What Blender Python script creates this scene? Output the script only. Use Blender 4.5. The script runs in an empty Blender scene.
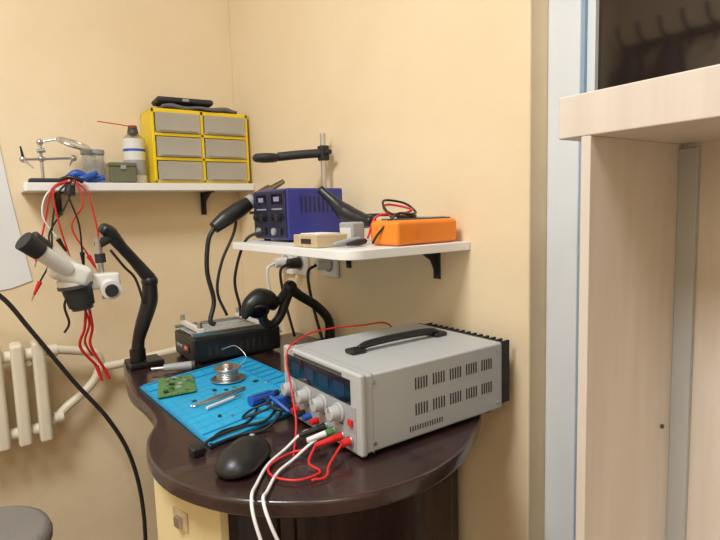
import bpy, bmesh, math, random
from mathutils import Vector, Matrix, Euler
random.seed(4)
C=bpy.context.collection
# ---------------------------------------------------------------- materials
def mat(name,col,rough=.5,metal=0,noise=0,nscale=8,bump=0,bscale=60,spec=.5,trans=0,alpha=1,emit=0,coat=0,col2=None,stretch=None,ior=None):
    m=bpy.data.materials.new(name);m.use_nodes=True;nt=m.node_tree;b=nt.nodes['Principled BSDF']
    c=(*col,1)
    b.inputs['Base Color'].default_value=c;b.inputs['Roughness'].default_value=rough;b.inputs['Metallic'].default_value=metal
    b.inputs['Specular IOR Level'].default_value=spec;b.inputs['Transmission Weight'].default_value=trans
    b.inputs['Alpha'].default_value=alpha;b.inputs['Coat Weight'].default_value=coat
    if ior:b.inputs['IOR'].default_value=ior
    if emit: b.inputs['Emission Color'].default_value=c;b.inputs['Emission Strength'].default_value=emit
    tc=nt.nodes.new('ShaderNodeTexCoord')
    src=tc.outputs['Object']
    if stretch:
        mp=nt.nodes.new('ShaderNodeMapping');mp.inputs['Scale'].default_value=stretch
        nt.links.new(src,mp.inputs[0]);src=mp.outputs[0]
    n=nt.nodes.new('ShaderNodeTexNoise');n.inputs['Scale'].default_value=nscale;n.inputs['Detail'].default_value=5
    nt.links.new(src,n.inputs['Vector'])
    r=nt.nodes.new('ShaderNodeValToRGB')
    k=noise if noise else .04
    r.color_ramp.elements[0].position=.3;r.color_ramp.elements[1].position=.7
    lo=col2 if col2 else tuple(x*(1-k) for x in col)
    r.color_ramp.elements[0].color=(*lo,1);r.color_ramp.elements[1].color=c
    nt.links.new(n.outputs['Fac'],r.inputs[0]);nt.links.new(r.outputs[0],b.inputs['Base Color'])
    if bump:
        n2=nt.nodes.new('ShaderNodeTexNoise');n2.inputs['Scale'].default_value=bscale;n2.inputs['Detail'].default_value=6
        nt.links.new(tc.outputs['Object'],n2.inputs['Vector'])
        bp=nt.nodes.new('ShaderNodeBump');bp.inputs['Strength'].default_value=bump;bp.inputs['Distance'].default_value=.01
        nt.links.new(n2.outputs['Fac'],bp.inputs['Height']);nt.links.new(bp.outputs[0],b.inputs['Normal'])
    return m
WALL=mat('wall_paint',(.84,.70,.49),.5,nscale=3.5,col2=(.80,.65,.43),bump=.35,bscale=9)
CEIL=mat('ceiling_paint',(.8,.79,.76),.8)
FLOOR=mat('floor_linoleum',(.35,.24,.16),.5,noise=.3,nscale=6)
WHITE=mat('white_melamine',(.84,.84,.83),.35)
FRAME=mat('pvc_frame',(.70,.74,.78),.35)
BLUEG=mat('blue_gasket',(.25,.38,.52),.5)
LWOOD=mat('light_wood_laminate',(.73,.655,.575),.4,nscale=7,col2=(.66,.58,.50),stretch=(6,6,.6))
BLACK=mat('black_plastic',(.012,.012,.013),.38)
BLACKM=mat('black_matte',(.02,.02,.021),.6)
RUB=mat('black_rubber',(.015,.015,.016),.5)
DGREY=mat('dark_grey',(.06,.06,.065),.5)
GREY=mat('grey_plastic',(.35,.36,.37),.45)
LGREY=mat('instrument_grey',(.47,.48,.475),.42,noise=.05)
CREAMW=mat('cream_white_enamel',(.80,.72,.57),.4,noise=.08)
CREAMD=mat('cream_painted_door',(.80,.68,.38),.45,noise=.08)
SILVER=mat('brushed_metal',(.6,.6,.6),.3,1)
BRONZE=mat('heated_steel',(.33,.27,.22),.35,1)
YEL=mat('yellow_plastic',(.88,.63,.012),.4)
DRAW=mat('translucent_drawer',(.66,.62,.54),.2,alpha=.5,noise=.1,nscale=20)
MATB=mat('blue_silicone',(.02,.40,.70),.5,noise=.12,nscale=12)
MATD=mat('blue_silicone_ridge',(.012,.29,.56),.5)
DESK=mat('dark_mahogany',(.050,.025,.023),.26,nscale=3,col2=(.025,.012,.012),stretch=(10,1.5,1),coat=.3)
WORN=mat('worn_edge',(.16,.10,.07),.5,noise=.5,nscale=40)
GREEN=mat('pcb_green',(.10,.28,.08),.4,noise=.4,nscale=90)
OLIVE=mat('olive_tin',(.16,.17,.10),.5,noise=.3)
STBL=mat('station_blue',(.035,.04,.25),.4)
ORANGE=mat('orange_rubber',(.88,.25,.02),.5)
RED=mat('red_wire',(.65,.02,.02),.4)
WIREW=mat('white_wire',(.8,.8,.8),.4)
WOOD=mat('pale_wood',(.62,.48,.30),.6,nscale=12,stretch=(1,8,8),noise=.2)
BLUEP=mat('blue_plastic',(.02,.10,.45),.4)
CLOTH=mat('grey_cloth',(.16,.16,.17),.9,noise=.3,bump=.4,bscale=200)
PAPER=mat('white_paper',(.78,.80,.80),.7)
GLASSD=mat('display_window',(.004,.006,.015),.08)
NIGHT=mat('night_glass',(.020,.013,.011),.05,spec=.5,ior=1.75)
JAR=mat('clear_plastic',(.7,.72,.72),.15,alpha=.45)
WARMG=mat('mic_white',(.74,.73,.69),.35)
LEDR=mat('led_red',(.9,.05,.03),.4,emit=1.5)
CHAIR=mat('grey_upholstery',(.25,.23,.21),.85,bump=.3,bscale=200)
# ---------------------------------------------------------------- mesh helpers
class G:
    """one real-world object: empty + named parts"""
    def __init__(s,name,loc):
        s.e=bpy.data.objects.new(name,None);s.e.empty_display_size=.03;s.e.location=loc;C.objects.link(s.e);s.loc=Vector(loc)
def link(o,g,m,smooth=False):
    C.objects.link(o)
    if m is not None: o.data.materials.append(m)
    if smooth:
        for p in o.data.polygons:p.use_smooth=True
    if isinstance(g,G):
        o.parent=g.e;o.matrix_parent_inverse=Matrix.Translation(-g.loc)
    return o
def bevel(o,w,seg=2):
    if w>0:
        b=o.modifiers.new('b','BEVEL');b.width=w;b.segments=seg;b.limit_method='ANGLE';b.angle_limit=math.radians(40)
        for p in o.data.polygons:p.use_smooth=True
        o.modifiers.new('wn','WEIGHTED_NORMAL')
def box(g,name,lo,hi,m,bv=.0,rot=None,seg=2):
    lo=Vector(lo);hi=Vector(hi);c=(lo+hi)/2;s=(hi-lo)
    bm=bmesh.new();bmesh.ops.create_cube(bm,size=1)
    for v in bm.verts:v.co=Vector((v.co.x*s.x,v.co.y*s.y,v.co.z*s.z))
    me=bpy.data.meshes.new(name);bm.to_mesh(me);bm.free()
    o=bpy.data.objects.new(name,me);o.location=c
    if rot:o.rotation_euler=[math.radians(a) for a in rot]
    link(o,g,m);bevel(o,bv,seg);return o
def cyl(g,name,p1,p2,r,m,r2=None,seg=28,bv=0):
    p1=Vector(p1);p2=Vector(p2);d=p2-p1
    bm=bmesh.new();bmesh.ops.create_cone(bm,cap_ends=True,segments=seg,radius1=r,radius2=r if r2 is None else r2,depth=d.length)
    me=bpy.data.meshes.new(name);bm.to_mesh(me);bm.free()
    o=bpy.data.objects.new(name,me);o.location=(p1+p2)/2;o.rotation_mode='QUATERNION'
    o.rotation_quaternion=Vector((0,0,1)).rotation_difference(d.normalized())
    link(o,g,m,True)
    b=o.modifiers.new('b','BEVEL');b.width=bv if bv else min(r*.08,.0008);b.segments=2;b.limit_method='ANGLE';b.angle_limit=math.radians(50);o.modifiers.new('wn','WEIGHTED_NORMAL')
    return o
def ball(g,name,c,s,m,rot=None):
    bm=bmesh.new();bmesh.ops.create_uvsphere(bm,u_segments=28,v_segments=18,radius=1)
    for v in bm.verts:v.co=Vector((v.co.x*s[0],v.co.y*s[1],v.co.z*s[2]))
    me=bpy.data.meshes.new(name);bm.to_mesh(me);bm.free();o=bpy.data.objects.new(name,me);o.location=c
    if rot:o.rotation_euler=[math.radians(a) for a in rot]
    return link(o,g,m,True)
def crom(P,n=8):
    P=[Vector(p) for p in P]
    if len(P)<3:return P,[i for i in range(len(P))]
    Q=[P[0]*2-P[1]]+P+[P[-1]*2-P[-2]];out=[];ts=[]
    for i in range(1,len(Q)-2):
        for k in range(n):
            t=k/n;a,b,c,d=Q[i-1],Q[i],Q[i+1],Q[i+2]
            out.append(.5*((2*b)+(c-a)*t+(2*a-5*b+4*c-d)*t*t+(3*b-a-3*c+d)*t**3));ts.append(i-1+t)
    out.append(P[-1]);ts.append(len(P)-1);return out,ts
def tube(g,name,P,r,m,seg=10,n=8,flat=1):
    pts,ts=crom(P,n);bm=bmesh.new();rings=[];nrm=None
    for i,p in enumerate(pts):
        t=(pts[min(i+1,len(pts)-1)]-pts[max(i-1,0)]).normalized()
        if nrm is None:
            nrm=t.orthogonal().normalized()
        nrm=(nrm-t*nrm.dot(t)).normalized();bn=t.cross(nrm)
        if isinstance(r,(list,tuple)):
            k=min(int(ts[i]),len(r)-2);fr=ts[i]-k;rr=r[k]*(1-fr)+r[k+1]*fr
        else: rr=r
        rings.append([bm.verts.new(p+(nrm*math.cos(2*math.pi*j/seg)+bn*math.sin(2*math.pi*j/seg)*flat)*rr) for j in range(seg)])
    for a,b in zip(rings,rings[1:]):
        for j in range(seg):bm.faces.new((a[j],a[(j+1)%seg],b[(j+1)%seg],b[j]))
    bm.faces.new(rings[0][::-1]);bm.faces.new(rings[-1])
    bmesh.ops.recalc_face_normals(bm,faces=bm.faces)
    me=bpy.data.meshes.new(name);bm.to_mesh(me);bm.free();return link(bpy.data.objects.new(name,me),g,m,True)
def torus(g,name,c,R,r,m,axis=(0,0,1),seg=32):
    q=Vector((0,0,1)).rotation_difference(Vector(axis).normalized())
    bm=bmesh.new();rings=[]
    for i in range(seg):
        a=2*math.pi*i/seg
        rings.append([bm.verts.new(Vector(c)+q@Vector(((R+r*math.cos(b))*math.cos(a),(R+r*math.cos(b))*math.sin(a),r*math.sin(b)))) for b in [2*math.pi*j/10 for j in range(10)]])
    for i in range(seg):
        A=rings[i];B=rings[(i+1)%seg]
        for j in range(10):bm.faces.new((A[j],B[j],B[(j+1)%10],A[(j+1)%10]))
    bmesh.ops.recalc_face_normals(bm,faces=bm.faces)
    me=bpy.data.meshes.new(name);bm.to_mesh(me);bm.free();return link(bpy.data.objects.new(name,me),g,m,True)
def prism(g,name,poly,z0,z1,m,bv=0,plane='z'):
    bm=bmesh.new()
    def mk(p,h):
        if plane=='z':return (p[0],p[1],h)
        if plane=='y':return (p[0],h,p[1])
        return (h,p[0],p[1])
    A=[bm.verts.new(mk(p,z0)) for p in poly];B=[bm.verts.new(mk(p,z1)) for p in poly];n=len(poly)
    bm.faces.new(A[::-1]);bm.faces.new(B)
    for i in range(n):bm.faces.new((A[i],A[(i+1)%n],B[(i+1)%n],B[i]))
    bmesh.ops.recalc_face_normals(bm,faces=bm.faces)
    me=bpy.data.meshes.new(name);bm.to_mesh(me);bm.free();o=link(bpy.data.objects.new(name,me),g,m);bevel(o,bv,3);return o
def smooth_poly(pts,n=6):
    P=[(*p,0) for p in pts];o,_=crom(P,n);return [(v.x,v.y) for v in o]
def rrect(x0,y0,x1,y1,rs,n=6):
    out=[]
    for (cx,cy,sx,sy,r,a0) in ((x0,y0,1,1,rs[0],180),(x1,y0,-1,1,rs[1],270),(x1,y1,-1,-1,rs[2],0),(x0,y1,1,-1,rs[3],90)):
        if r<=0: out.append((cx,cy));continue
        for i in range(n+1):
            a=math.radians(a0+90*i/n);out.append((cx+sx*r+r*math.cos(a),cy+sy*r+r*math.sin(a)))
    return out
# ---------------------------------------------------------------- room
WX=.7524;BY=1.80
box(None,'wall_back',(-1.6,BY,0),(WX+.3,BY+.12,2.6),WALL)
box(None,'wall_right',(WX,.577,0),(WX+.3,BY,2.6),WALL,.004)
box(None,'wall_left',(-1.62,-1.4,0),(-1.5,BY,2.6),WALL)
box(None,'wall_front',(-1.62,-1.5,0),(WX+.3,-1.4,2.6),WALL)
box(None,'floor',(-1.7,-1.6,-.1),(WX+.4,BY+.2,0),FLOOR)
box(None,'ceiling',(-1.7,-1.6,2.6),(WX+.4,BY+.2,2.7),CEIL)
g=G('window_1',(.82,0,1.3))
box(g,'frame_post',(.797,.517,0),(.87,.577,2.6),FRAME,.003)
box(g,'gasket',(.80,.511,0),(.86,.517,2.6),BLUEG)
box(g,'sash',(.806,.497,0),(.86,.511,2.6),FRAME,.001)
box(g,'pane',(.815,-1.30,.05),(.83,.497,2.6),NIGHT)
box(g,'frame_bottom',(.80,-1.4,0),(.87,.497,.05),FRAME,.003)
box(g,'frame_post_near',(.797,-1.4,.05),(.87,-1.30,2.6),FRAME,.003)
# ---------------------------------------------------------------- shelving unit by the window
g=G('shelving_unit',(.69,.1,.6))
box(g,'top_board',(.57,-.45,1.2065),(.795,.397,1.255),LWOOD,.002)
box(g,'side_panel',(.57,.355,0),(.795,.367,1.2065),LWOOD,.001)
box(g,'back_panel',(.785,-.43,0),(.795,.355,1.2065),LWOOD)
box(g,'side_panel_near',(.57,-.45,0),(.785,-.437,1.2065),LWOOD,.001)
box(g,'bottom_shelf',(.58,-.437,.42),(.785,.355,.44),LWOOD,.001)
box(g,'mounting_rail',(.776,.331,.45),(.785,.355,1.200),LGREY,.001)
cyl(g,'screw',(.752,.355,.82),(.752,.352,.82),.003,DGREY)
# ---------------------------------------------------------------- shelves
def bracket(g,i,p,dirv,w,h):
    p=Vector(p);d=Vector(dirv);s=d.cross(Vector((0,0,1)))*.009
    def pt(a,b):return p+d*a+Vector((0,0,-b))
    def plate(nm,pts,t):
        bm=bmesh.new();A=[bm.verts.new(v-s*t) for v in pts];B=[bm.verts.new(v+s*t) for v in pts];n=len(pts)
        bm.faces.new(A[::-1]);bm.faces.new(B)
        for k in range(n):bm.faces.new((A[k],A[(k+1)%n],B[(k+1)%n],B[k]))
        bmesh.ops.recalc_face_normals(bm,faces=bm.faces)
        me=bpy.data.meshes.new(nm);bm.to_mesh(me);bm.free();link(bpy.data.objects.new(nm,me),g,BLACKM)
    plate('bracket_wall_leg_%d'%i,[pt(0.0005,0.0005),pt(.004,.0005),pt(.004,h),pt(.0005,h)],1)
    plate('bracket_top_leg_%d'%i,[pt(0.0005,0.0005),pt(w,.0005),pt(w,.004),pt(.0005,.004)],1)
    plate('bracket_web_%d'%i,[pt(.004,.004),pt(w*.9,.004),pt(w*.35,h*.38),pt(.004,h*.92)],.2)
g=G('wall_shelf',(.43,1.73,1.22))
prism(g,'board',rrect(.105,1.662,WX-.001,BY-.001,(.012,0,0,.0)),1.208,1.230,WHITE,.0015)
bracket(g,1,(.195,BY,1.208),(0,-1,0),.09,.065);bracket(g,2,(.625,BY,1.208),(0,-1,0),.09,.075)
g=G('wall_shelf',(.61,.95,1.06))
prism(g,'board',rrect(.472,.710,WX-.001,1.205,(.035,0.0,0,.03)),1.051,1.067,WHITE,.0015)
bracket(g,1,(WX,.80,1.051),(-1,0,0),.055,.062);bracket(g,2,(WX,1.12,1.051),(-1,0,0),.055,.062)
# ---------------------------------------------------------------- drawer cabinet
g=G('parts_drawer_cabinet',(.59,1.72,1.34))
x0,x1,y0,y1,z0,z1=.440,.742,1.672,1.792,1.231,1.450
t=.009
box(g,'left_side',(x0,y0,z0),(x0+t,y1,z1),YEL,.002);box(g,'right_side',(x1-t,y0,z0),(x1,y1,z1),YEL,.002)
box(g,'top',(x0,y0,z1-t*1.5),(x1,y1,z1),YEL,.002);box(g,'bottom',(x0,y0,z0),(x1,y1,z0+t),YEL,.002)
box(g,'back',(x0,y1-.004,z0),(x1,y1,z1),YEL)
xm=(x0+x1)/2
box(g,'divider',(xm-t/2,y0,z0),(xm+t/2,y1,z1),YEL,.001)
hh=(z1-z0-.004)/3
for i in (1,2):box(g,'rail_%d'%i,(x0+t,y0,z0+hh*i-t/2),(x1-t,y1,z0+hh*i+t/2),YEL,.001)
for c in range(2):
    for k in range(3):
        a=x0+t+.002 if c==0 else xm+t/2+.002;b=xm-t/2-.002 if c==0 else x1-t-.002
        zb=z0+hh*k+t*.7;zt=z0+hh*(k+1)-t*.8
        n='drawer_%d_'%(c*3+k)
        box(g,n+'front',(a,y0-.004,zb),(b,y0-.001,zt),DRAW,.001)
        box(g,n+'lip',(a+.01,y0-.012,zb+.004),(b-.01,y0-.004,zb+.008),DRAW,.001)
        box(g,n+'floor',(a,y0,zb),(b,y1-.01,zb+.002),WARMG)
        box(g,n+'inner_back',(a,y0+.07,zb),(b,y0+.072,zt-.004),WARMG)
        for q in range(8):
            u=random.uniform(a+.01,b-.03);v=random.uniform(y0+.004,y0+.045);s=random.uniform(.008,.026)
            box(g,n+'part_%d'%q,(u,v,zb+.002),(u+s,v+s*.8,zb+.004+s*.9),random.choice([DGREY,GREY,BLACKM,WOOD,DGREY,WARMG]),.001)
# draped cloth + case
bm=bmesh.new();N=26
vs=[[None]*N for _ in range(N)]
for i in range(N):
    for j in range(N):
        u=i/(N-1);v=j/(N-1);z=1.457+.003*math.sin(9*u+5*v)*math.sin(7*v)+.002*math.sin(17*u)
        edge=min(u,1-u,v,1-v);z-=.005*max(0,1-edge/.12)
        x=.475+.235*u+.008*math.sin(6*v);y=1.672+.11*v+.006*math.sin(8*u)
        vs[i][j]=bm.verts.new((x,y,max(z,1.4512)))
for i in range(N-1):
    for j in range(N-1):bm.faces.new((vs[i][j],vs[i+1][j],vs[i+1][j+1],vs[i][j+1]))
me=bpy.data.meshes.new('grey_cloth');bm.to_mesh(me);bm.free();o=bpy.data.objects.new('folded_cloth',me);link(o,None,CLOTH,True)
sm=o.modifiers.new('s','SOLIDIFY');sm.thickness=.009;sm.offset=1
g=G('flat_black_case',(.53,1.73,1.48))
box(g,'body',(.470,1.69,1.4725),(.640,1.775,1.490),BLACKM,.007,(0,0,-3),4);box(g,'lid_seam',(.469,1.689,1.480),(.641,1.776,1.4815),DGREY,.0,(0,0,-3));box(g,'latch',(.54,1.683,1.477),(.56,1.688,1.485),GREY,.001)
# spray can
g=G('spray_can',(.405,1.72,1.3))
cyl(g,'body',(.400,1.73,1.231),(.400,1.73,1.362),.031,WARMG);cyl(g,'label',(.400,1.73,1.255),(.400,1.73,1.30),.0313,GREY);cyl(g,'label_blue',(.400,1.73,1.325),(.400,1.73,1.333),.0314,BLUEP)
cyl(g,'shoulder',(.400,1.73,1.362),(.400,1.73,1.378),.031,SILVER,.016);cyl(g,'cap',(.400,1.73,1.378),(.400,1.73,1.402),.016,DGREY,.012);cyl(g,'nozzle',(.400,1.722,1.396),(.400,1.712,1.396),.003,RED)
tube(g,'straw',[(.400,1.712,1.396),(.36,1.71,1.400),(.30,1.70,1.404)],.0015,RED)
g=G('olive_tin_box',(.35,1.68,1.26))
box(g,'body',(.318,1.666,1.231),(.388,1.692,1.278),OLIVE,.004);box(g,'lid',(.316,1.664,1.276),(.390,1.694,1.288),OLIVE,.003);box(g,'clasp',(.345,1.662,1.268),(.360,1.665,1.280),GREY,.001)
g=G('plastic_jar',(.29,1.73,1.27))
cyl(g,'body',(.288,1.745,1.231),(.288,1.745,1.315),.032,JAR,.029);cyl(g,'lid',(.288,1.745,1.315),(.288,1.745,1.328),.032,GREY)
cyl(g,'contents',(.288,1.745,1.233),(.288,1.745,1.285),.026,GREY)
g=G('blue_clamp',(.255,1.69,1.24))
tube(g,'jaw_1',[(.205,1.69,1.24),(.235,1.685,1.256),(.27,1.69,1.240),(.305,1.685,1.246)],[.007,.012,.010,.008],BLUEP)
tube(g,'jaw_2',[(.22,1.675,1.238),(.25,1.672,1.243),(.285,1.675,1.258)],[.006,.009,.007],BLUEP)
# helping hands
g=G('helping_hands_magnifier',(.18,1.71,1.27))
box(g,'base',(.12,1.685,1.230),(.20,1.735,1.243),BLACKM,.005)
cyl(g,'post',(.155,1.71,1.243),(.155,1.71,1.34),.004,SILVER);cyl(g,'crossbar',(.108,1.70,1.292),(.235,1.71,1.300),.0035,SILVER)
ball(g,'joint_1',(.155,1.71,1.296),(.009,.009,.009),SILVER);ball(g,'joint_2',(.112,1.70,1.292),(.009,.009,.009),SILVER);ball(g,'joint_3',(.233,1.71,1.3),(.009,.009,.009),SILVER)
cyl(g,'magnifier_arm',(.155,1.71,1.34),(.20,1.70,1.350),.003,SILVER);ball(g,'joint_4',(.155,1.71,1.34),(.009,.009,.009),SILVER)
torus(g,'magnifier_ring',(.235,1.70,1.338),.040,.0045,SILVER,(.3,-.35,1));cyl(g,'lens',Vector((.235,1.70,1.338))-Vector((.3,-.35,1)).normalized()*.002,Vector((.235,1.70,1.338))+Vector((.3,-.35,1)).normalized()*.002,.038,JAR)
cyl(g,'clip_1',(.112,1.70,1.292),(.132,1.675,1.268),.004,SILVER,.002);cyl(g,'clip_2',(.233,1.71,1.3),(.218,1.68,1.278),.004,SILVER,.002);cyl(g,'wing_nut',(.145,1.70,1.315),(.165,1.70,1.318),.006,SILVER)
cyl(g,'clip_arm',(.112,1.70,1.30),(.108,1.69,1.325),.0035,BLACKM,.002)
# hanging test leads
g=G('hanging_test_leads',(.2,1.64,1.1))
def lead(i,P,m,clipm,r=.0024):
    tube(g,'lead_%d'%i,P,r,m)
    a=Vector(P[-1]);b=Vector(P[-2]);d=(a-b).normalized()
    cyl(g,'clip_%d'%i,a,a+d*.038,.0065,clipm,.003)
    cyl(g,'clip_tip_%d'%i,a+d*.033,a+d*.052,.002,SILVER)
Y=1.64
lead(1,[(.215,Y,1.235),(.18,Y,1.20),(.16,Y,1.12),(.15,Y,1.03),(.12,Y,.97)],BLACK,RED)
lead(2,[(.22,Y,1.235),(.17,Y-.01,1.21),(.175,Y-.01,1.12),(.19,Y,1.05),(.20,Y,1.0)],RED,BLACK)
lead(3,[(.22,Y,1.236),(.25,Y,1.20),(.265,Y,1.12),(.27,Y,1.06)],RED,RED)
lead(4,[(.215,Y+.0,1.235),(.20,Y-.02,1.20),(.22,Y-.02,1.12),(.225,Y,1.04)],BLACK,BLACK)
lead(5,[(.21,Y,1.235),(.155,Y,1.20),(.14,Y,1.14),(.17,Y,1.08)],WIREW,BLACK)
lead(6,[(.225,Y,1.235),(.235,Y-.01,1.17),(.205,Y,1.11),(.24,Y,1.03)],RED,RED)
lead(7,[(.225,Y,1.235),(.19,Y-.01,1.16),(.15,Y,1.09),(.165,Y,1.02)],BLACK,BLACK)
lead(8,[(.205,Y,1.235),(.165,Y-.01,1.21),(.145,Y,1.13),(.125,Y,1.06)],RED,RED)
tube(g,'bundle_hook',[(.19,1.655,1.236),(.21,1.645,1.243),(.235,1.64,1.236),(.24,1.65,1.232)],.006,BLACK)
cyl(g,'bundle_tie',(.205,1.632,1.195),(.21,1.632,1.222),.014,BLACK,.012)
# ---------------------------------------------------------------- paper on wall
prism(None,'wall_paper_sheet',[(-.45,1.62),(.035,1.62),(.058,1.42),(.080,1.20),(.112,.96),(.06,.943),(-.02,.935),(-.45,.92)],BY-.004,BY-.0015,PAPER,0,'y')
# ---------------------------------------------------------------- radiator and pipes
g=G('radiator',(-.1,1.74,.65))
x=.105;k=0
while x>-.5:
    box(g,'column_%d'%k,(x-.016,1.69,.515),(x+.016,1.755,.80),CREAMW,.010,None,4)
    k+=1;x-=.05
cyl(g,'top_header',(-.5,1.722,.765),(.12,1.722,.765),.016,CREAMW);cyl(g,'bottom_header',(-.5,1.722,.55),(.12,1.722,.55),.016,CREAMW)
for i,xx in enumerate((-.4,.08)):cyl(g,'wall_bracket_%d'%i,(xx,1.72,.74),(xx,BY-.001,.74),.008,CREAMW)
tube(g,'supply_pipe',[(.115,1.722,.765),(.15,1.722,.765),(.20,1.73,.752),(.25,1.74,.735),(.262,1.745,.70),(.245,1.745,.655),(.205,1.74,.618),(.16,1.73,.59),(.115,1.722,.55)],.0125,CREAMW,14)
tube(g,'return_pipe',[(.25,1.745,.69),(.30,1.745,.687),(.36,1.75,.69),(.5,1.75,.70),(.735,1.75,.71)],.0125,CREAMW,14)
for i,(xx,zz) in enumerate(((.14,.765),(.14,.57))):cyl(g,'coupling_%d'%i,(xx-.012,1.722,zz),(xx+.012,1.724,zz+.0),.017,CREAMW,seg=8)
tube(None,'wall_power_cable',[(-.25,1.70,1.1),(-.05,1.66,1.0),(.03,1.66,.94),(.09,1.665,.84),(.18,1.67,.68),(.26,1.66,.55),(.31,1.65,.42),(.33,1.64,.25),(.32,1.63,.004)],.006,RUB)
# ---------------------------------------------------------------- stool
g=G('stool',(-.06,1.38,.4))
cyl(g,'seat',(-.07,1.38,.405),(-.07,1.38,.455),.15,CHAIR,bv=.02)
cyl(g,'seat_ring',(-.07,1.38,.385),(-.07,1.38,.405),.135,BLACKM)
for i in range(4):
    a=math.pi/4+i*math.pi/2;cyl(g,'leg_%d'%i,(-.07+.11*math.cos(a),1.38+.11*math.sin(a),.385),(-.07+.16*math.cos(a),1.38+.16*math.sin(a),0),.011,BLACKM)
# ---------------------------------------------------------------- desk
DZ=.779;TK=.024
g=G('corner_desk',(.5,.95,.75))
out=[(.262,1.405),(.240,1.277),(.222,1.146),(.226,1.04),(.220,.95),(.190,.88),(.174,.80),(.180,.72),(.208,.65),(.245,.600),(.292,.560),(.344,.532),(.407,.516),(.477,.516),(.551,.538),(.625,.580),(.690,.628),(.750,.690)]
poly=smooth_poly(out,4)+[(.750,1.405)]
prism(g,'desktop',poly,DZ-TK,DZ,DESK,.006)
box(g,'pedestal',(.345,.73,.04),(.735,1.37,DZ-TK),DESK,.003);box(g,'plinth',(.36,.75,0),(.72,1.35,.04),BLACKM)
box(g,'pedestal_door',(.37,.722,.10),(.71,.73,.72),DESK,.003)
prism(g,'cream_side_door',[(.187,.842),(.232,.680),(.246,.684),(.201,.846)],.08,DZ-TK-.001,CREAMD,.002)
prism(g,'door_support',[(.246,.690),(.345,.735),(.345,.75),(.246,.71)],.08,DZ-TK,DESK,.001)
dn=Vector((.187-.232,.842-.680,0)).normalized();out_n=Vector((-dn.y,dn.x,0))
pc=Vector((.232,.680,.688))+dn*.095
def quad(nm,c,w,h,t,m):
    a=c-dn*w;b=c+dn*w;n=out_n*t
    prism(g,nm,[(a.x,a.y),(b.x,b.y),((b+n).x,(b+n).y),((a+n).x,(a+n).y)],c.z-h,c.z+h,m,.0005)
quad('latch_plate',pc,.018,.014,.003,WOOD);quad('latch_tongue',pc+out_n*.003+Vector((0,0,-.002)),.007,.008,.006,SILVER)
# ---------------------------------------------------------------- repair mat
g=G('repair_mat',(.38,1.0,DZ))
A=Vector((.243,1.152));B=Vector((.507,1.229));Cc=Vector((.258,.775))
ux=(B-A).normalized();uy=(A-Cc).normalized();W_=(B-A).length;H_=(A-Cc).length
def mp(a,b):
    q=Cc+ux*a*W_+uy*b*H_;return (q.x,q.y)
def mrect(n,a0,b0,a1,b1,z0,z1,m,bv=.0008):prism(g,n,[mp(a0,b0),mp(a1,b0),mp(a1,b1),mp(a0,b1)],z0,z1,m,bv)
mrect('sheet',0,0,1,1,DZ+.0005,DZ+.004,MATB,.001)
zt=DZ+.004;k=0
for (a0,b0,a1,b1) in ((0,0,1,.02),(0,.98,1,1),(0,0,.02,1),(.98,0,1,1),(.0,.86,1,.87),(.80,.02,.81,.86),(.02,.12,.80,.13)):
    mrect('ridge_%d'%k,a0,b0,a1,b1,zt,zt+.002,MATD,.0004);k+=1
for i in range(8):mrect('bin_wall_%d'%i,.06+.115*i,.87,.066+.115*i,.98,zt,zt+.002,MATD,.0003)
for i in range(10):mrect('tool_slot_%d'%i,.82,.06+.08*i,.97,.075+.08*i,zt,zt+.0018,MATD,.0003)
for i in range(7):mrect('grid_x_%d'%i,.08+.1*i,.14,.082+.1*i,.85,zt,zt+.0003,MATD,0)
for i in range(9):mrect('grid_y_%d'%i,.03,.2+.07*i,.79,.2015+.07*i,zt,zt+.0003,MATD,0)
# pcb
g=G('circuit_board',(.30,1.1,DZ+.008))
prism(g,'substrate',[(.250,1.042),(.323,1.036),(.352,1.150),(.283,1.160)],DZ+.007,DZ+.0095,GREEN,.0003)
for i in range(26):
    a,b=random.random(),random.random();px=.262+.062*a+.028*b;py=1.048+.10*b;s=random.uniform(.003,.009)
    box(g,'component_%d'%i,(px,py,DZ+.0095),(px+s,py+s*1.3,DZ+.0112+s*.15),random.choice([BLACKM,SILVER,GREEN,GREY,OLIVE]),.0003)
for i in range(5):box(g,'pad_row_%d'%i,(.268+.012*i,1.043,DZ+.0095),(.276+.012*i,1.047,DZ+.0105),SILVER)
# loose chips on the mat
g=G('loose_components',(.36,1.02,DZ+.006))
for i,(a,b,s,m) in enumerate(((.352,1.02,.007,BLACKM),(.372,1.008,.005,BLACKM),(.345,1.0,.004,SILVER),(.392,1.015,.006,GREEN),(.36,.99,.004,BLACKM),(.30,.985,.006,DGREY),(.44,1.02,.008,BLACKM),(.455,1.0,.005,SILVER),(.31,.88,.006,BLACKM),(.33,.87,.004,SILVER))):
    box(g,'chip_%d'%i,(a,b,DZ+.0045),(a+s,b+s*1.4,DZ+.0065),m,.0003,(0,0,20*i))
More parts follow.
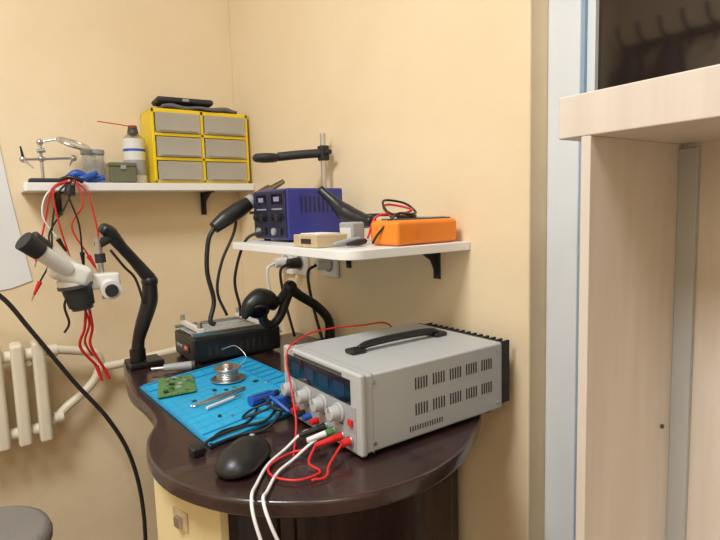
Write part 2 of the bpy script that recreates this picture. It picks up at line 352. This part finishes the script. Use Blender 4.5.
# solder spool
g=G('solder_spool',(.40,1.07,DZ+.02))
c=(.402,1.072)
cyl(g,'base_flange',(*c,DZ+.0068),(*c,DZ+.010),.036,SILVER);cyl(g,'wire_winding',(*c,DZ+.010),(*c,DZ+.030),.021,GREY);cyl(g,'top_flange',(*c,DZ+.030),(*c,DZ+.033),.029,SILVER);cyl(g,'hub',(*c,DZ+.033),(*c,DZ+.042),.012,SILVER,.009)
for i in range(5):torus(g,'coil_%d'%i,(*c,DZ+.012+.004*i),.021,.002,SILVER)
tube(g,'loose_wire',[(.425,1.07,DZ+.03),(.44,1.06,DZ+.05),(.43,1.09,DZ+.07),(.41,1.12,DZ+.06)],.0009,SILVER)
g=G('tweezers',(.35,.97,DZ+.01))
tube(g,'arm_1',[(.285,.955,DZ+.0085),(.34,.972,DZ+.010),(.405,.992,DZ+.009)],[.0012,.003,.0025],SILVER,flat=.5);tube(g,'arm_2',[(.288,.951,DZ+.0085),(.345,.962,DZ+.010),(.405,.989,DZ+.009)],[.0012,.003,.0025],SILVER,flat=.5)
g=G('scalpel',(.36,.93,DZ+.01))
cyl(g,'handle',(.305,.925,DZ+.0095),(.365,.948,DZ+.0095),.003,WARMG);cyl(g,'blade',(.365,.948,DZ+.0095),(.39,.957,DZ+.009),.0025,SILVER,.0006)
g=G('screwdriver',(.42,.93,DZ+.01))
cyl(g,'handle',(.375,.895,DZ+.014),(.425,.905,DZ+.014),.0095,BLUEP,.008);cyl(g,'collar',(.425,.905,DZ+.014),(.437,.907,DZ+.014),.006,BLACKM);cyl(g,'shaft',(.437,.907,DZ+.014),(.485,.917,DZ+.011),.002,SILVER)
for i in range(6):
    a=i*math.pi/3;cyl(g,'grip_rib_%d'%i,(.380,.896+.0088*math.cos(a),DZ+.014+.0088*math.sin(a)),(.42,.904+.0080*math.cos(a),DZ+.014+.0080*math.sin(a)),.0012,BLACKM)
# ---------------------------------------------------------------- preheater
g=G('preheating_station',(.49,1.31,.81))
box(g,'case',(.385,1.235,DZ+.006),(.61,1.385,DZ+.064),BLACK,.005)
for i,(a,b) in enumerate(((.40,1.25),(.585,1.25),(.40,1.37),(.585,1.37))):cyl(g,'foot_%d'%i,(a,b,DZ),(a,b,DZ+.006),.008,RUB)
Z=DZ+.066
box(g,'glass_plate',(.395,1.245,Z),(.60,1.375,Z+.003),JAR,.001)
box(g,'rail_front',(.385,1.240,Z+.003),(.61,1.250,Z+.011),SILVER,.001);box(g,'rail_back',(.385,1.372,Z+.003),(.61,1.382,Z+.011),SILVER,.001)
box(g,'clamp_bar_left',(.40,1.235,Z+.011),(.412,1.385,Z+.021),WARMG,.001);box(g,'clamp_bar_right',(.55,1.235,Z+.011),(.562,1.385,Z+.021),WARMG,.001)
for i in range(4):cyl(g,'clamp_knob_%d'%i,((.406,.556)[i%2],(1.245,1.377)[i//2],Z+.021),((.406,.556)[i%2],(1.245,1.377)[i//2],Z+.035),.006,SILVER)
box(g,'display',(.3835,1.27,DZ+.025),(.385,1.31,DZ+.045),GLASSD);box(g,'display_digits',(.3828,1.285,DZ+.032),(.3835,1.297,DZ+.038),LEDR)
for i in range(3):cyl(g,'button_%d'%i,(.385,1.325+.015*i,DZ+.033),(.382,1.325+.015*i,DZ+.033),.004,GREY)
for i in range(10):box(g,'vent_%d'%i,(.42+.016*i,1.2345,DZ+.018),(.427+.016*i,1.236,DZ+.043),BLACKM)
# ---------------------------------------------------------------- stereo microscope on arm
g=G('stereo_microscope',(.16,1.25,1.02))
for i,dy in enumerate((-.024,.024)):
    cyl(g,'eyetube_%d'%i,(.148+dy*.3,1.25+dy,1.028),(.100+dy*.3,1.225+dy,1.070),.016,WARMG);cyl(g,'eyecup_%d'%i,(.100+dy*.3,1.225+dy,1.070),(.073+dy*.3,1.213+dy,1.094),.0175,BLACKM,.0195)
box(g,'prism_housing',(.108,1.215,1.000),(.184,1.290,1.045),WARMG,.014,(0,25,0),4)
cyl(g,'pod_upper',(.150,1.25,1.012),(.155,1.25,.992),.032,WARMG);cyl(g,'pod_lower',(.155,1.25,.994),(.163,1.25,.950),.030,BLACKM,.025);cyl(g,'objective_ring',(.163,1.25,.950),(.164,1.25,.943),.021,DGREY)
cyl(g,'carrier_ring',(.153,1.25,.997),(.154,1.25,.990),.034,DGREY)
box(g,'focus_carriage',(.172,1.24,.982),(.240,1.275,1.014),WARMG,.005)
cyl(g,'focus_knob',(.218,1.245,.983),(.216,1.215,.981),.020,WARMG);cyl(g,'focus_knob_cap',(.216,1.215,.981),(.215,1.206,.980),.013,BLACKM)
cyl(g,'rack_post',(.213,1.285,.955),(.208,1.285,1.09),.006,SILVER);cyl(g,'post_collar',(.211,1.285,1.035),(.210,1.285,1.055),.011,BLACKM)
cyl(g,'post_joint',(.209,1.285,1.075),(.235,1.31,1.085),.010,BLACKM)
tube(g,'arm_upper',[(.222,1.30,1.11),(.238,1.31,1.098),(.262,1.32,1.065),(.29,1.33,1.03),(.322,1.335,.985)],[.012,.016,.013,.013,.016],BLACK,14)
ball(g,'elbow',(.322,1.335,.978),(.019,.019,.019),BLACK)
tube(g,'arm_lower',[(.322,1.335,.975),(.318,1.335,.93),(.300,1.335,.88),(.287,1.335,.84),(.283,1.335,.80)],[.017,.019,.017,.014,.016],BLACK,14)
tube(g,'arm_cable',[(.235,1.30,1.06),(.262,1.305,1.02),(.285,1.31,.99),(.30,1.31,.93)],.003,RUB)
cyl(g,'clamp_column',(.283,1.335,.79),(.283,1.335,.82),.018,BLACK);box(g,'desk_clamp',(.258,1.30,DZ+.0005),(.335,1.37,DZ+.014),BLACK,.003)
tube(g,'cable_1',[(.17,1.25,.95),(.165,1.26,.90),(.155,1.27,.86),(.185,1.28,.81)],.003,RED);tube(g,'cable_2',[(.175,1.25,.95),(.18,1.26,.90),(.175,1.27,.86),(.20,1.28,.80)],.003,RED);tube(g,'cable_3',[(.165,1.25,.95),(.175,1.26,.91),(.165,1.27,.87),(.178,1.28,.835)],.0025,RED)
for i in range(2):cyl(g,'cable_clip_%d'%i,(.185+.015*i,1.28,.81-.01*i),(.193+.015*i,1.28,.775),.0045,RED,.003)
tube(g,'cable_4',[(.155,1.245,1.0),(.13,1.24,.96),(.135,1.24,.92),(.125,1.24,.90)],.0025,BLACK)
g=G('soldering_iron',(.33,1.27,.8))
cyl(g,'handle',(.315,1.235,DZ+.011),(.372,1.215,DZ+.011),.008,GREY,.010);cyl(g,'barrel',(.29,1.244,DZ+.011),(.315,1.235,DZ+.011),.004,SILVER);cyl(g,'collar',(.372,1.215,DZ+.011),(.379,1.2125,DZ+.011),.0105,DGREY)
# ---------------------------------------------------------------- second lamp arm
g=G('magnifier_lamp',(.6,1.18,.85))
tube(g,'hood',[(.484,1.165,.890),(.500,1.168,.915),(.528,1.172,.928),(.554,1.178,.922),(.572,1.18,.905)],[.006,.020,.028,.024,.012],BLACK,20)
torus(g,'hood_rim',(.520,1.160,.902),.022,.003,BLACKM,(.2,.8,.8));cyl(g,'hood_lens',(.521,1.165,.904),(.520,1.160,.900),.02,GLASSD)
tube(g,'neck',[(.535,1.178,.905),(.540,1.18,.875),(.560,1.18,.862),(.583,1.18,.880),(.600,1.18,.915),(.612,1.18,.945)],[.014,.011,.011,.011,.012,.014],BLACK,14)
tube(g,'arm_front',[(.552,1.18,.925),(.580,1.18,.918),(.603,1.18,.938),(.61,1.18,.95)],[.012,.011,.012,.012],BLACK,14)
ball(g,'elbow',(.614,1.18,.948),(.018,.018,.018),BLACK)
tube(g,'arm_rear',[(.612,1.18,.948),(.64,1.18,.925),(.69,1.18,.89),(.722,1.18,.85),(.724,1.18,.80)],[.015,.012,.012,.012,.014],BLACK,14)
cyl(g,'base',(.715,1.18,DZ+.0005),(.715,1.18,DZ+.02),.03,BLACK)
# ---------------------------------------------------------------- bench power supply
g=G('bench_power_supply',(.57,.71,.85))
px0,px1,py0,py1,pz0,pz1=.420,.708,.597,.822,.787,.902
box(g,'case',(px0,py0,pz0),(px1,py1,pz1),LGREY,.004)
box(g,'front_bezel',(px0-.010,py0-.003,pz0-.002),(px0+.002,py1+.003,pz1+.003),LGREY,.004)
FX=px0-.010
box(g,'display_window',(FX-.0012,.618,.856),(FX,.807,.893),GLASSD,.0005)
for i in range(4):box(g,'meter_%d'%i,(FX-.0018,.631+.044*i,.866),(FX-.0012,.661+.044*i,.884),mat('meter_face_%d'%i,(.008,.02,.06),.2))
box(g,'title_strip',(FX-.0008,.64,.894),(FX,.785,.8985),DGREY)
box(g,'lower_panel',(FX-.001,.606,.790),(FX,.815,.855),GREY,.0005)
for i,yy in enumerate((.790,.742,.694,.648)):
    cyl(g,'knob_skirt_%d'%i,(FX-.001,yy,.838),(FX-.005,yy,.838),.0145,LGREY);cyl(g,'knob_%d'%i,(FX-.005,yy,.838),(FX-.020,yy,.838),.0115,LGREY,.010,bv=.0015);box(g,'knob_mark_%d'%i,(FX-.0205,yy-.0007,.840),(FX-.0198,yy+.0007,.848),DGREY)
    box(g,'knob_label_%d'%i,(FX-.0016,yy-.010,.8215),(FX-.001,yy+.010,.8235),DGREY)
for i,yy in enumerate((.795,.775,.755,.735,.712)):
    mm=(BLACKM,RED,BLACKM,BLUEP,RED)[i];cyl(g,'post_%d'%i,(FX-.001,yy,.805),(FX-.014,yy,.805),.0055,mm,.005)
for i,yy in enumerate((.688,.665,.642,.620)):
    mm=(BLACKM,GREEN,RED,RED)[i];cyl(g,'terminal_%d'%i,(FX-.001,yy,.803),(FX-.016,yy,.803),.006,mm,.0055);cyl(g,'terminal_nut_%d'%i,(FX-.001,yy,.803),(FX-.004,yy,.803),.008,SILVER)
box(g,'blue_lug',(FX-.03,.800,.800),(FX-.002,.812,.822),BLUEP,.002)
box(g,'power_switch',(FX-.005,.612,.826),(FX-.001,.622,.836),RED,.001)
tube(g,'handle_strap',[(.485,.705,.907),(.505,.705,.913),(.57,.705,.915),(.635,.705,.913),(.655,.705,.907)],.0052,BLACK,12,flat=1.9)
for i,xx in enumerate((.480,.660)):box(g,'handle_mount_%d'%i,(xx-.014,.693,.902),(xx+.014,.717,.910),BLACK,.003)
k=0
for row,(za,zb) in enumerate(((.862,.880),(.822,.840))):
    for grp in range(5):
        for s in range(5):
            xx=.512+.036*grp+.0055*s;box(g,'vent_slot_%d'%k,(xx,py0-.0006,za),(xx+.0022,py0+.001,zb),BLACKM,.0);k+=1
for i in range(14):box(g,'side_hole_%d'%i,(.50+.005*i,py0-.0005,.799),(.5022+.005*i,py0+.001,.807),DGREY)
for i,(xx,zz) in enumerate(((.435,.80),(.435,.89),(.695,.80),(.695,.89))):cyl(g,'case_screw_%d'%i,(xx,py0+.001,zz),(xx,py0-.0015,zz),.003,SILVER)
box(g,'case_seam',(px0+.012,py0-.0003,pz0),(px0+.0135,py1,pz1+.0003),GREY)
box(g,'rear_heatsink',(px1,py0+.006,pz0+.004),(px1+.008,py1-.006,pz1-.002),BLACKM)
for i in range(14):box(g,'heatsink_fin_%d'%i,(px1+.008,py0+.008+.0150*i,pz0+.004),(px1+.028,py0+.012+.0150*i,pz1-.002),BLACKM,.0005)
for i,(a,b) in enumerate(((.44,.62),(.44,.80),(.69,.62),(.69,.80))):cyl(g,'foot_%d'%i,(a,b,DZ),(a,b,pz0),.010,RUB)
# ---------------------------------------------------------------- leads on desk
tube(None,'red_test_lead',[(.69,.86,.83),(.66,.845,.90),(.58,.835,.912),(.50,.828,.918),(.445,.81,.917),(.40,.79,.90),(.392,.765,.85),(.375,.72,.81),(.355,.69,.786),(.34,.665,.784)],.0016,RED)
g=G('power_output_leads',(.33,.64,.79))
tube(g,'white_lead_1',[(.395,.688,.803),(.375,.70,.798),(.34,.69,.786),(.30,.665,.784),(.265,.625,.784),(.243,.592,.786),(.238,.568,.76),(.255,.545,.68),(.28,.55,.60)],.0022,WIREW)
tube(g,'white_lead_2',[(.395,.665,.803),(.37,.665,.795),(.335,.655,.785),(.30,.635,.784),(.268,.60,.784),(.252,.578,.786),(.252,.555,.76),(.275,.54,.69),(.30,.55,.60)],.0022,WIREW)
for i,(yy,mm) in enumerate(((.688,BLACKM),(.665,WIREW),(.642,RED))):cyl(g,'plug_%d'%i,(.394,yy,.803),(.365,yy+.004,.799),.005,mm,.0038)
tube(g,'red_lead_1',[(.365,.646,.799),(.345,.63,.786),(.345,.60,.784),(.31,.60,.784),(.29,.63,.784),(.30,.66,.784),(.34,.675,.785),(.36,.66,.79)],.0018,RED)
tube(g,'red_lead_2',[(.394,.62,.803),(.36,.60,.79),(.345,.585,.784),(.325,.588,.784)],.0018,RED)
g=G('adapter_cable',(.32,.78,.79))
tube(g,'cable_1',[(.385,.81,.80),(.36,.80,.79),(.32,.805,.7875),(.27,.795,.787),(.248,.782,.784),(.243,.775,.784)],.0026,RUB)
tube(g,'cable_2',[(.385,.79,.80),(.35,.778,.785),(.31,.785,.784),(.27,.778,.784),(.255,.772,.784)],.0026,RUB)
tube(g,'cable_3',[(.40,.90,.79),(.395,.86,.80),(.385,.83,.80),(.375,.79,.81),(.388,.775,.806)],.003,RUB)
tube(g,'cable_4',[(.395,.87,.79),(.39,.84,.81),(.375,.80,.825),(.385,.760,.810)],.003,BLUEP)
tube(g,'cable_5',[(.38,.87,.79),(.355,.84,.786),(.33,.82,.785),(.29,.815,.785),(.26,.79,.785)],.0022,RUB)
tube(g,'cable_6',[(.39,.85,.80),(.36,.86,.79),(.34,.845,.786),(.37,.82,.80),(.385,.80,.815)],.0022,RUB)
box(g,'plug',(.225,.757,DZ+.0005),(.245,.782,DZ+.014),BLACK,.003)
# mouse
g=G('computer_mouse',(.28,.70,DZ+.015))
me_o=ball(g,'shell',(0,0,0),(.053,.034,.028),BLACK)
for v in me_o.data.vertices:
    if v.co.z<0:v.co.z*=.25
    v.co.y*=1-.12*math.cos(v.co.x/.052*math.pi)
mc=Vector((.277,.694,DZ))
me_o.location=mc+Vector((0,0,.0075));me_o.rotation_euler=(0,0,math.radians(42))
q=Matrix.Rotation(math.radians(42),3,'Z')
cyl(g,'wheel',mc+q@Vector((.030,-.003,.027)),mc+q@Vector((.030,.003,.027)),.006,GREY)
tube(g,'button_seam',[mc+q@Vector((.048,0,.016)),mc+q@Vector((.03,0,.0302)),mc+q@Vector((.012,0,.0352))],.0007,DGREY)
# ---------------------------------------------------------------- hot air station
g=G('hot_air_rework_station',(.62,1.11,1.13))
sx0,sx1,sy0,sy1,sz0,sz1=.538,.680,1.03,1.198,1.072,1.183
box(g,'case',(sx0,sy0,sz0),(sx1,sy1,sz1),STBL,.004)
box(g,'front_panel',(sx0-.003,sy0+.004,sz0+.004),(sx0,sy1-.004,sz1-.004),mat('panel_navy',(.01,.012,.05),.4),.001)
F=sx0-.003
for i in range(2):
    yy=sy0+.018+.078*i
    box(g,'readout_%d'%i,(F-.001,yy,1.150),(F,yy+.05,1.172),GLASSD);box(g,'digits_%d'%i,(F-.0014,yy+.012,1.156),(F-.001,yy+.038,1.166),mat('digit_%d'%i,(.25,.32,.5),.4))
    for j in range(2):cyl(g,'dial_%d_%d'%(i,j),(F,yy+.010+.03*j,1.122),(F-.012,yy+.010+.03*j,1.122),.009,BLACK,.008)
    box(g,'rocker_%d'%i,(F-.004,yy+.005,1.083),(F,yy+.02,1.098),BLACK,.001);cyl(g,'socket_%d'%i,(F,yy+.04,1.09),(F-.006,yy+.04,1.09),.008,GREY);box(g,'label_%d'%i,(F-.0008,yy,1.138),(F,yy+.05,1.141),GREY)
for i in range(8):box(g,'side_vent_%d'%i,(.57+.011*i,sy0-.0006,1.13),(.574+.011*i,sy0+.001,1.165),BLACKM)
for i,(a,b) in enumerate(((.56,1.045),(.67,1.045),(.56,1.18),(.67,1.18))):cyl(g,'foot_%d'%i,(a,b,1.067),(a,b,1.073),.008,RUB)
box(g,'gun_holder',(.55,1.198,1.13),(.585,1.255,1.137),BLACKM,.001)
tube(g,'gun_handle',[(.450,1.235,1.100),(.478,1.235,1.120),(.515,1.235,1.142),(.545,1.235,1.160)],[.014,.019,.020,.016],BLACK,16)
tube(g,'gun_barrel',[(.543,1.235,1.159),(.58,1.235,1.180),(.60,1.235,1.190)],[.013,.013,.013],BRONZE,16);cyl(g,'gun_nozzle',(.60,1.235,1.190),(.638,1.235,1.210),.008,BRONZE,.006)
cyl(g,'gun_collar',(.54,1.235,1.157),(.552,1.235,1.164),.017,GREY)
tube(g,'gun_hose',[(.452,1.235,1.102),(.435,1.235,1.07),(.428,1.235,1.0),(.44,1.235,.93),(.425,1.225,.885),(.435,1.22,.875)],.0055,RUB)
tube(g,'iron_cord',[(.54,1.15,1.09),(.50,1.17,1.07),(.485,1.21,.98),(.50,1.225,.91),(.50,1.225,.885)],.0035,RUB)
tube(g,'gun_cord_loop',[(.51,1.235,1.142),(.50,1.235,1.09),(.465,1.235,1.02),(.45,1.235,.95),(.47,1.235,.89)],.0035,RUB)
tube(g,'iron_handle',[(.600,.995,1.178),(.615,.965,1.150),(.625,.94,1.128),(.635,.90,1.112),(.64,.865,1.108)],[.009,.012,.019,.017,.011],BLACK,16)
tube(g,'iron_handle_cord',[(.64,.865,1.108),(.66,.835,1.10),(.69,.825,1.108),(.72,.83,1.115),(.73,.88,1.12),(.70,1.0,1.12)],.0035,RUB)
cyl(g,'iron_stand',(.630,.93,1.067),(.625,.93,1.11),.016,BLACKM,.012)
g=G('clamp_stand',(.68,1.2,1.2))
cyl(g,'post',(.722,1.176,1.068),(.722,1.176,1.325),.007,SILVER);cyl(g,'foot',(.722,1.176,1.067),(.722,1.176,1.075),.02,BLACKM)
box(g,'post_clamp',(.711,1.164,1.258),(.733,1.188,1.295),BLACKM,.003)
tube(g,'arm',[(.722,1.176,1.277),(.67,1.205,1.274),(.625,1.235,1.270)],.011,BLACKM,8);torus(g,'ring',(.600,1.250,1.268),.024,.010,BLACKM,(0,0,1))
cyl(g,'thumb_screw',(.722,1.165,1.277),(.722,1.145,1.277),.006,BLACKM)
# ---------------------------------------------------------------- multimeter etc
g=G('multimeter',(.66,.76,1.09))
box(g,'holster',(.580,.722,1.0675),(.735,.798,1.112),ORANGE,.009,(0,0,3),4);box(g,'face',(.600,.732,1.111),(.725,.788,1.1145),DGREY,.002,(0,0,3))
box(g,'screen',(.68,.738,1.114),(.715,.782,1.1158),GREY,.001,(0,0,3));cyl(g,'dial',(.64,.76,1.114),(.64,.76,1.120),.018,BLACK);box(g,'dial_bar',(.626,.757,1.120),(.654,.763,1.123),ORANGE,.001)
for i in range(6):box(g,'grip_%d'%i,(.60+.006*i,.7195,1.072),(.603+.006*i,.7215,1.100),ORANGE)
tube(g,'lead_black',[(.612,.75,1.117),(.60,.77,1.13),(.62,.80,1.148),(.66,.79,1.142),(.67,.77,1.125),(.64,.75,1.122),(.60,.74,1.122),(.575,.76,1.09),(.572,.775,1.072)],.0022,BLACK)
tube(g,'lead_red',[(.612,.77,1.117),(.61,.79,1.135),(.635,.80,1.14),(.66,.77,1.13),(.63,.77,1.122),(.59,.785,1.119),(.572,.79,1.08)],.0022,RED)
g=G('wooden_tray',(.52,.85,1.08))
box(g,'box',(.480,.815,1.0675),(.545,.900,1.090),WOOD,.002);box(g,'slot',(.4792,.835,1.074),(.4802,.87,1.083),BLACKM);box(g,'inner',(.49,.825,1.090),(.535,.89,1.092),PAPER,.0005)
g=G('test_probe_set',(.57,.82,1.09))
tube(g,'probe_1',[(.50,.79,1.074),(.53,.795,1.076),(.565,.805,1.078)],[.003,.006,.006],GREY);tube(g,'probe_2',[(.52,.778,1.073),(.545,.782,1.075),(.566,.79,1.076)],[.003,.006,.005],BLACKM);box(g,'block',(.556,.815,1.0675),(.585,.86,1.110),GREY,.004);box(g,'block_face',(.5555,.82,1.075),(.5565,.855,1.10),WARMG)
# ---------------------------------------------------------------- sockets
g=G('wall_socket',(WX,1.38,.98))
for i,(yy,zz) in enumerate(((1.44,.985),(1.355,.988),(1.20,.995))):
    box(g,'plate_%d'%i,(WX-.012,yy-.036,zz-.036),(WX-.0005,yy+.036,zz+.036),WHITE,.004);cyl(g,'well_%d'%i,(WX-.012,yy,zz),(WX-.014,yy,zz),.022,GREY)
    cyl(g,'plug_%d'%i,(WX-.014,yy,zz),(WX-.05,yy,zz),.017,(WARMG,BLACK,WARMG)[i],.014)
    tube(g,'plug_cord_%d'%i,[(WX-.05,yy,zz),(WX-.075,yy,zz-.02),(WX-.07,yy-.01,zz-.1),(WX-.06,yy-.04,zz-.2)],.004,(WIREW,RUB,RUB)[i])
# ---------------------------------------------------------------- coat rack on far wall (reflected in the window)
g=G('coat_rack',(-1.45,1.5,2.0))
box(g,'back_rail',(-1.498,1.20,1.98),(-1.48,1.76,2.02),BLACKM,.002)
for i in range(5):
    yy=1.25+.115*i;tube(g,'hook_%d'%i,[(-1.48,yy,2.0),(-1.44,yy,2.0),(-1.41,yy+.02,2.04),(-1.40,yy+.03,2.11)],.010,BLACKM);tube(g,'lower_hook_%d'%i,[(-1.48,yy,1.98),(-1.45,yy,1.94),(-1.43,yy,1.96)],.009,BLACKM)
for j,yy in enumerate((1.66,1.45)):
    tube(g,'hanging_coat_%d'%j,[(-1.425,yy,1.99),(-1.42,yy,1.92),(-1.41,yy,1.80),(-1.41,yy,1.5),(-1.41,yy,1.3)],[.02,.06,.075,.08,.085],BLACKM,16)
# ---------------------------------------------------------------- camera
cam=bpy.data.objects.new('camera',bpy.data.cameras.new('camera'));C.objects.link(cam)
cam.location=(0,0,1.13);cam.rotation_euler=(1.46184,.02982,-.61413);cam.data.lens=27;cam.data.sensor_width=36;cam.data.clip_start=.01
bpy.context.scene.camera=cam
# ---------------------------------------------------------------- light
def area(n,loc,size,e,col,rot=(0,0,0)):
    l=bpy.data.lights.new(n,'AREA');l.energy=e;l.size=size;l.color=col;o=bpy.data.objects.new(n,l);o.location=loc;o.rotation_euler=rot;C.objects.link(o)
area('added_fill_light',(-.65,.45,2.55),.6,43,(.95,.98,1))
area('added_fill_light',(-.3,-.9,2.55),.6,12,(.95,.98,1))  # rear fill added to soften contrasty shading, not a known lamp of the room
w=bpy.data.worlds.new('w');bpy.context.scene.world=w;w.use_nodes=True;w.node_tree.nodes['Background'].inputs[0].default_value=(.8,.85,1,1);w.node_tree.nodes['Background'].inputs[1].default_value=.3
bpy.context.scene.view_settings.view_transform='Standard'
